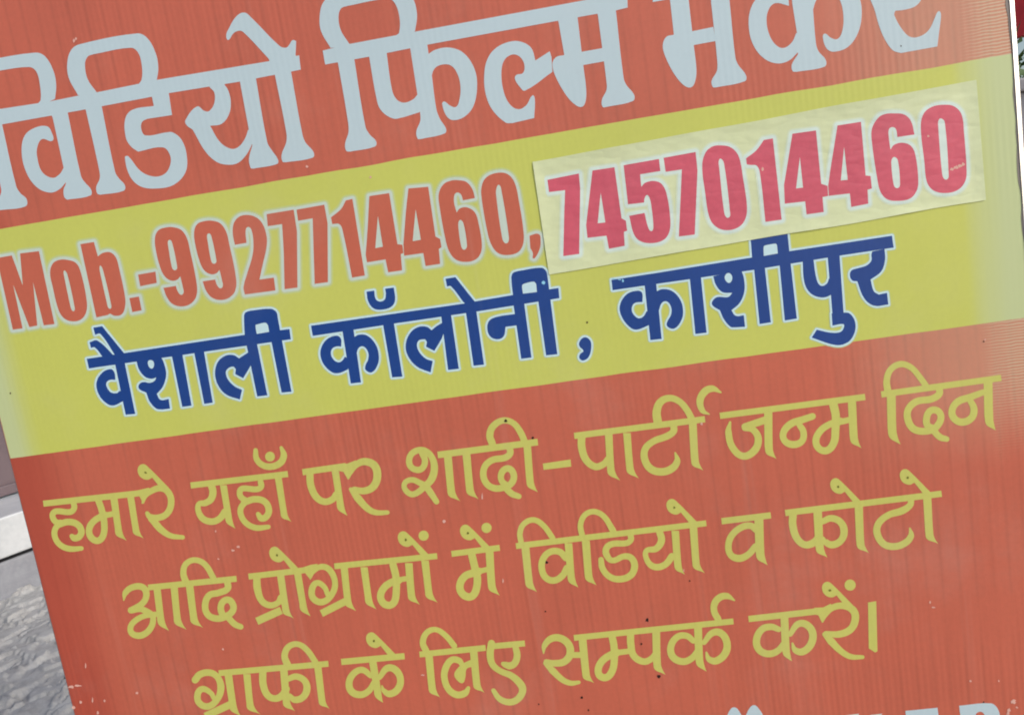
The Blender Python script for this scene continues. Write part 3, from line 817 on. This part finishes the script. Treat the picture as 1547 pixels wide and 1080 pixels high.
# fluted sheet: two skins and ribs, open flutes at top and bottom ends
pv, pf = [], []
def quadbox(x0, x1, y0, y1, z0, z1):
    b = len(pv)
    for x in (x0, x1):
        for y in (y0, y1):
            for z in (z0, z1): pv.append((x, y, z))
    for f in ((0, 1, 3, 2), (4, 6, 7, 5), (0, 4, 5, 1), (2, 3, 7, 6), (0, 2, 6, 4), (1, 5, 7, 3)): pf.append(tuple(b + i for i in f))
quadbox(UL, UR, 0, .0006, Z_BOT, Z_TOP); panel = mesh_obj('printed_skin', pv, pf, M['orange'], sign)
M['plastic'] = flat_mat('white_plastic', (226, 228, 226), .5)
pv, pf = [], []
quadbox(UL, UR, TH - .0006, TH, Z_BOT, Z_TOP); mesh_obj('back_skin', pv, pf, M['plastic'], sign)
pv, pf = [], []
nr = int((UR - UL) / .0088)
for i in range(nr + 1):
    x = UL + .0003 + (UR - UL - .0006) * i / nr; quadbox(x - .0002, x + .0002, .00065, TH - .00065, Z_BOT, Z_TOP)
o = mesh_obj('flute_ribs', pv, pf, M['plastic'], sign); o['kind'] = 'stuff'

def sheet(name, ring, mat, layer, parent):
    gl = Glyph(); gl.solid = [ccw(ring)]; return ink(name, [gl], mat, layer, parent)
# yellow band (slightly wavy print borders)
ZB, ZT = .6419, .8229
n = 60; vv = []
for i in range(n + 1):
    x = UL + .0004 + (UR - UL - .0008) * i / n
    vv.append((x, -.00002, ZB + .0006 * noise.noise(Vector((x * 30, 1, 0)))))
    vv.append((x, -.00002, ZT + .0006 * noise.noise(Vector((x * 30, 7, 0)))))
mesh_obj('yellow_band', vv, [(2 * i, 2 * i + 2, 2 * i + 3, 2 * i + 1) for i in range(n)], M['yellow'], sign)

for nm, gl in parse(TITLE):
    o = ink(nm, [gl], M['white'], 3, sign); o['label'] = 'large white serif lettering on the orange print'
ph = parse(PHONE)
M['halo_far'] = print_mat('halo_far_print', (209, 218, 132), streak=.2, dirt=.4)
hal = ink('phone_number', [grow(g, 8.0) for _, g in ph], M['halo_far'], 1.6, sign, False)
hal['label'] = 'orange phone number with soft pale halo on the yellow band'
ink('halo_edge', [grow(g, 6.2) for _, g in ph], M['halo_out'], 2.2, hal, False)
ink('halo', [grow(g, 4.4) for _, g in ph], M['halo_in'], 3, hal, False)
for nm, gl in ph: ink(nm, [gl], M['digit'], 4, hal)
for nm, gl in parse(ADDRESS):
    o = ink(nm, [gl], M['blue'], 5, sign); o['label'] = 'dark blue lettering with white outline on the yellow band'
    ink('soft_edge', [grow(gl, 4.3)], M['halo_out'], 2.5, o, False)
    ink('outline', [grow(gl, 2.9)], M['outline'], 4.5, o, False)
for nm, gl in parse(BODY):
    o = ink(nm, [gl], M['text'], 3, sign); o['label'] = 'mustard yellow script lettering on the orange print'

# pasted sticker: thin sheet, its rim slightly lifted
SQ = [on_board(804.5, 245), on_board(1474.5, 121.2), on_board(1489, 302.5), on_board(829.5, 415)]   # tl tr br bl
NU, NV = 120, 36
def sticker_pt(u, v):
    a = Vector(SQ[0]).lerp(Vector(SQ[1]), u); b = Vector(SQ[3]).lerp(Vector(SQ[2]), u); return a.lerp(b, v)
sv, sf = [], []
for j in range(NV + 1):
    for i in range(NU + 1):
        u, v = i / NU, j / NV; p = sticker_pt(u, v)
        e = min(u * 3.6, (1 - u) * 3.6, v, 1 - v)
        rim = max(0, 1 - e / .10)
        wob = .5 + .5 * noise.noise(Vector((u * 9, v * 3, 4)))
        p.y += .0007 * noise.noise(Vector((u * 5, v, 2))) * (1 if v in (0, 1) else 0)
        lift = rim ** 1.5 * (.00035 + .0014 * max(0, wob - .5))
        sv.append((p.x, -.00019 - lift, p.y))
for j in range(NV):
    for i in range(NU):
        k = j * (NU + 1) + i; sf.append((k, k + NU + 1, k + NU + 2, k + 1))
stk = mesh_obj('sticker', sv, sf, M['paper'], sign, True)
stk['label'] = 'pale paper sticker with a red phone number pasted over the yellow band'
sg = parse(STICKER)
ink('halo_edge', [grow(g, 7.4) for _, g in sg], M['paper_mid'], 8.2, stk, False)
ink('halo', [grow(g, 5.0) for _, g in sg], M['paper_halo'], 9, stk, False)
for nm, gl in sg: ink(nm, [gl], M['pink'], 9.8, stk)

# edge trims of the sheet
M['trim'] = flat_mat('bright_aluminium_trim', (246, 247, 248), .38, 1.0)
M['trim_grey'] = flat_mat('grey_edge', (150, 140, 132), .6)
def rod(name, x, y, r, z0, z1, mat, wob=.0003, n=10, segs=60):
    v, f = [], []
    for i in range(segs + 1):
        z = z0 + (z1 - z0) * i / segs; dx = wob * noise.noise(Vector((z * 14, x * 50, 0)))
        v += [(x + dx + r * math.cos(6.2832 * q / n), y + r * math.sin(6.2832 * q / n), z) for q in range(n)]
    for i in range(segs):
        for q in range(n): f.append((i * n + q, i * n + (q + 1) % n, (i + 1) * n + (q + 1) % n, (i + 1) * n + q))
    return mesh_obj(name, v, f, mat, sign, True)
tv, tf = [], []
for i in range(61):
    z = Z_BOT + (Z_TOP - Z_BOT) * i / 60; dx = .0007 * noise.noise(Vector((z * 9, 3, 0)))
    for px_, py_ in ((-.0001, -.0007), (.0030, .0000), (.0030, TH), (-.0001, TH)): tv.append((UR + dx + px_, py_, z))
for i in range(60):
    for q in range(4): tf.append((i * 4 + q, i * 4 + (q + 1) % 4, (i + 1) * 4 + (q + 1) % 4, (i + 1) * 4 + q))
mesh_obj('edge_trim', tv, tf, M['trim'], sign)
rod('edge_trim', UL - .0005, .0012, .0007, Z_BOT, Z_TOP, M['trim_grey'], .0004)
# ragged grey delamination just inside the right edge
rv, rf = [], []
n = 160
for i in range(n + 1):
    z = Z_BOT + (Z_TOP - Z_BOT) * i / n
    wl = .0006 + .0022 * max(0, noise.fractal(Vector((z * 30, 2, 0)), 1, 2, 3) + .25)
    rv += [(UR - wl, -.0002, z), (UR - .00015, -.0002, z)]
for i in range(n): rf.append((2 * i, 2 * i + 1, 2 * i + 3, 2 * i + 2))
mesh_obj('bare_edge', rv, rf, M['trim_grey'], sign)

# specks and chips
def blobs(name, items, mat, layer):
    gls = []; items = [(i[0], i[1], i[2] * .85) + tuple(i[3:]) for i in items]
    for x, y, r, *rest in items:
        sx, sy = (rest + [1, 1])[:2] if rest else (1, 1)
        k = random.uniform(0, 9)
        ring = [(x + sx * r * math.cos(6.283 * q / 14) * (1 + .75 * noise.noise(Vector((math.cos(6.283 * q / 14) * 2, math.sin(6.283 * q / 14) * 2, k)))),
                 y + sy * r * math.sin(6.283 * q / 14) * (1 + .75 * noise.noise(Vector((math.cos(6.283 * q / 14) * 2, math.sin(6.283 * q / 14) * 2, k + 5))))) for q in range(14)]
        g = Glyph(); g.solid = [ccw(ring)]; gls.append(g)
    o = ink(name, gls, mat, layer, sign); o['kind'] = 'stuff'
blobs('dirt_specks', [(826, 849, 2.6), (978, 936, 3.0), (969, 972, 1.8), (995.5, 1021, 3.2), (764, 635.5, 2.6), (805, 661, 2), (879, 1053, 2.2), (814, 1063, 1.3),
      (889, 1072, 1.5), (887, 487, 1.6), (824, 923, 1.3), (1042, 877, 1.4), (1486, 1060, 1.5), (1361, 70, 1.3), (1486, 516, 1.4), (16, 594, 1.4)], M['speck'], 7)
blobs('faded_spots', [(x, y, 2.0) for x, y in olive_spots], M['olive'], 7)
blobs('paint_chips', [(112, 62, 3.6, .5, .8), (115, 59, 2.6, .6, .9), (352, 831, 3.2, 1, .6), (360, 825.5, 3, 1, .6), (330, 844, 1.6), (326, 802, 1.4, .7, 1.6), (337, 980, 1.8),
      (207, 1046, 2.2), (671, 787, 2.6), (728.5, 750, 5, .25, 1.2), (760, 877, 4, .3, 1.0), (639, 1019, 4, 1, .3), (111.5, 1068, 3), (122, 1060, 2.6), (129.6, 1005, 4, .3, 1.2),
      (140, 1057, 4, .3, 1.2), (148, 1076, 3, .6, 1), (158, 1058, 2), (108, 1037, 6, 1, .35), (118, 1035, 7, 1, .25), (1530.7, 1059, 4.2), (1524, 1072, 3),
      (1466, 1028, 2), (1508.6, 1028, 1.6), (1523, 1077, 3), (1536, 1068, 2), (1410, 917, 3, 1, .5), (1405, 909, 2, .6, 1.2), (1488, 513, 1.5),
      (1033, 861, 1.5, .4, 2), (1060, 640, 2.4), (560, 268, 2), (464, 252, 2.4), ], M['chip'], 7)
blobs('sticker_scratches', [(1438, 256, 3.6, 1, .7), (1444, 253.5, 4.2, 1, .7), (1450, 251, 4.2, 1, .6), (1455, 248.5, 3.4, .9, .9), (1402, 206, 1.8), (1152, 256, 2.6, .8, 1.2)], M['chip'], 10.4)
blobs('ink_chips', [(821, 427, 3.0), (941, 424, 3.4, .5, 1), (936, 422.5, 3, 1, .3), (928, 421.5, 4, 1, .2)], M['chip_blue'], 7)
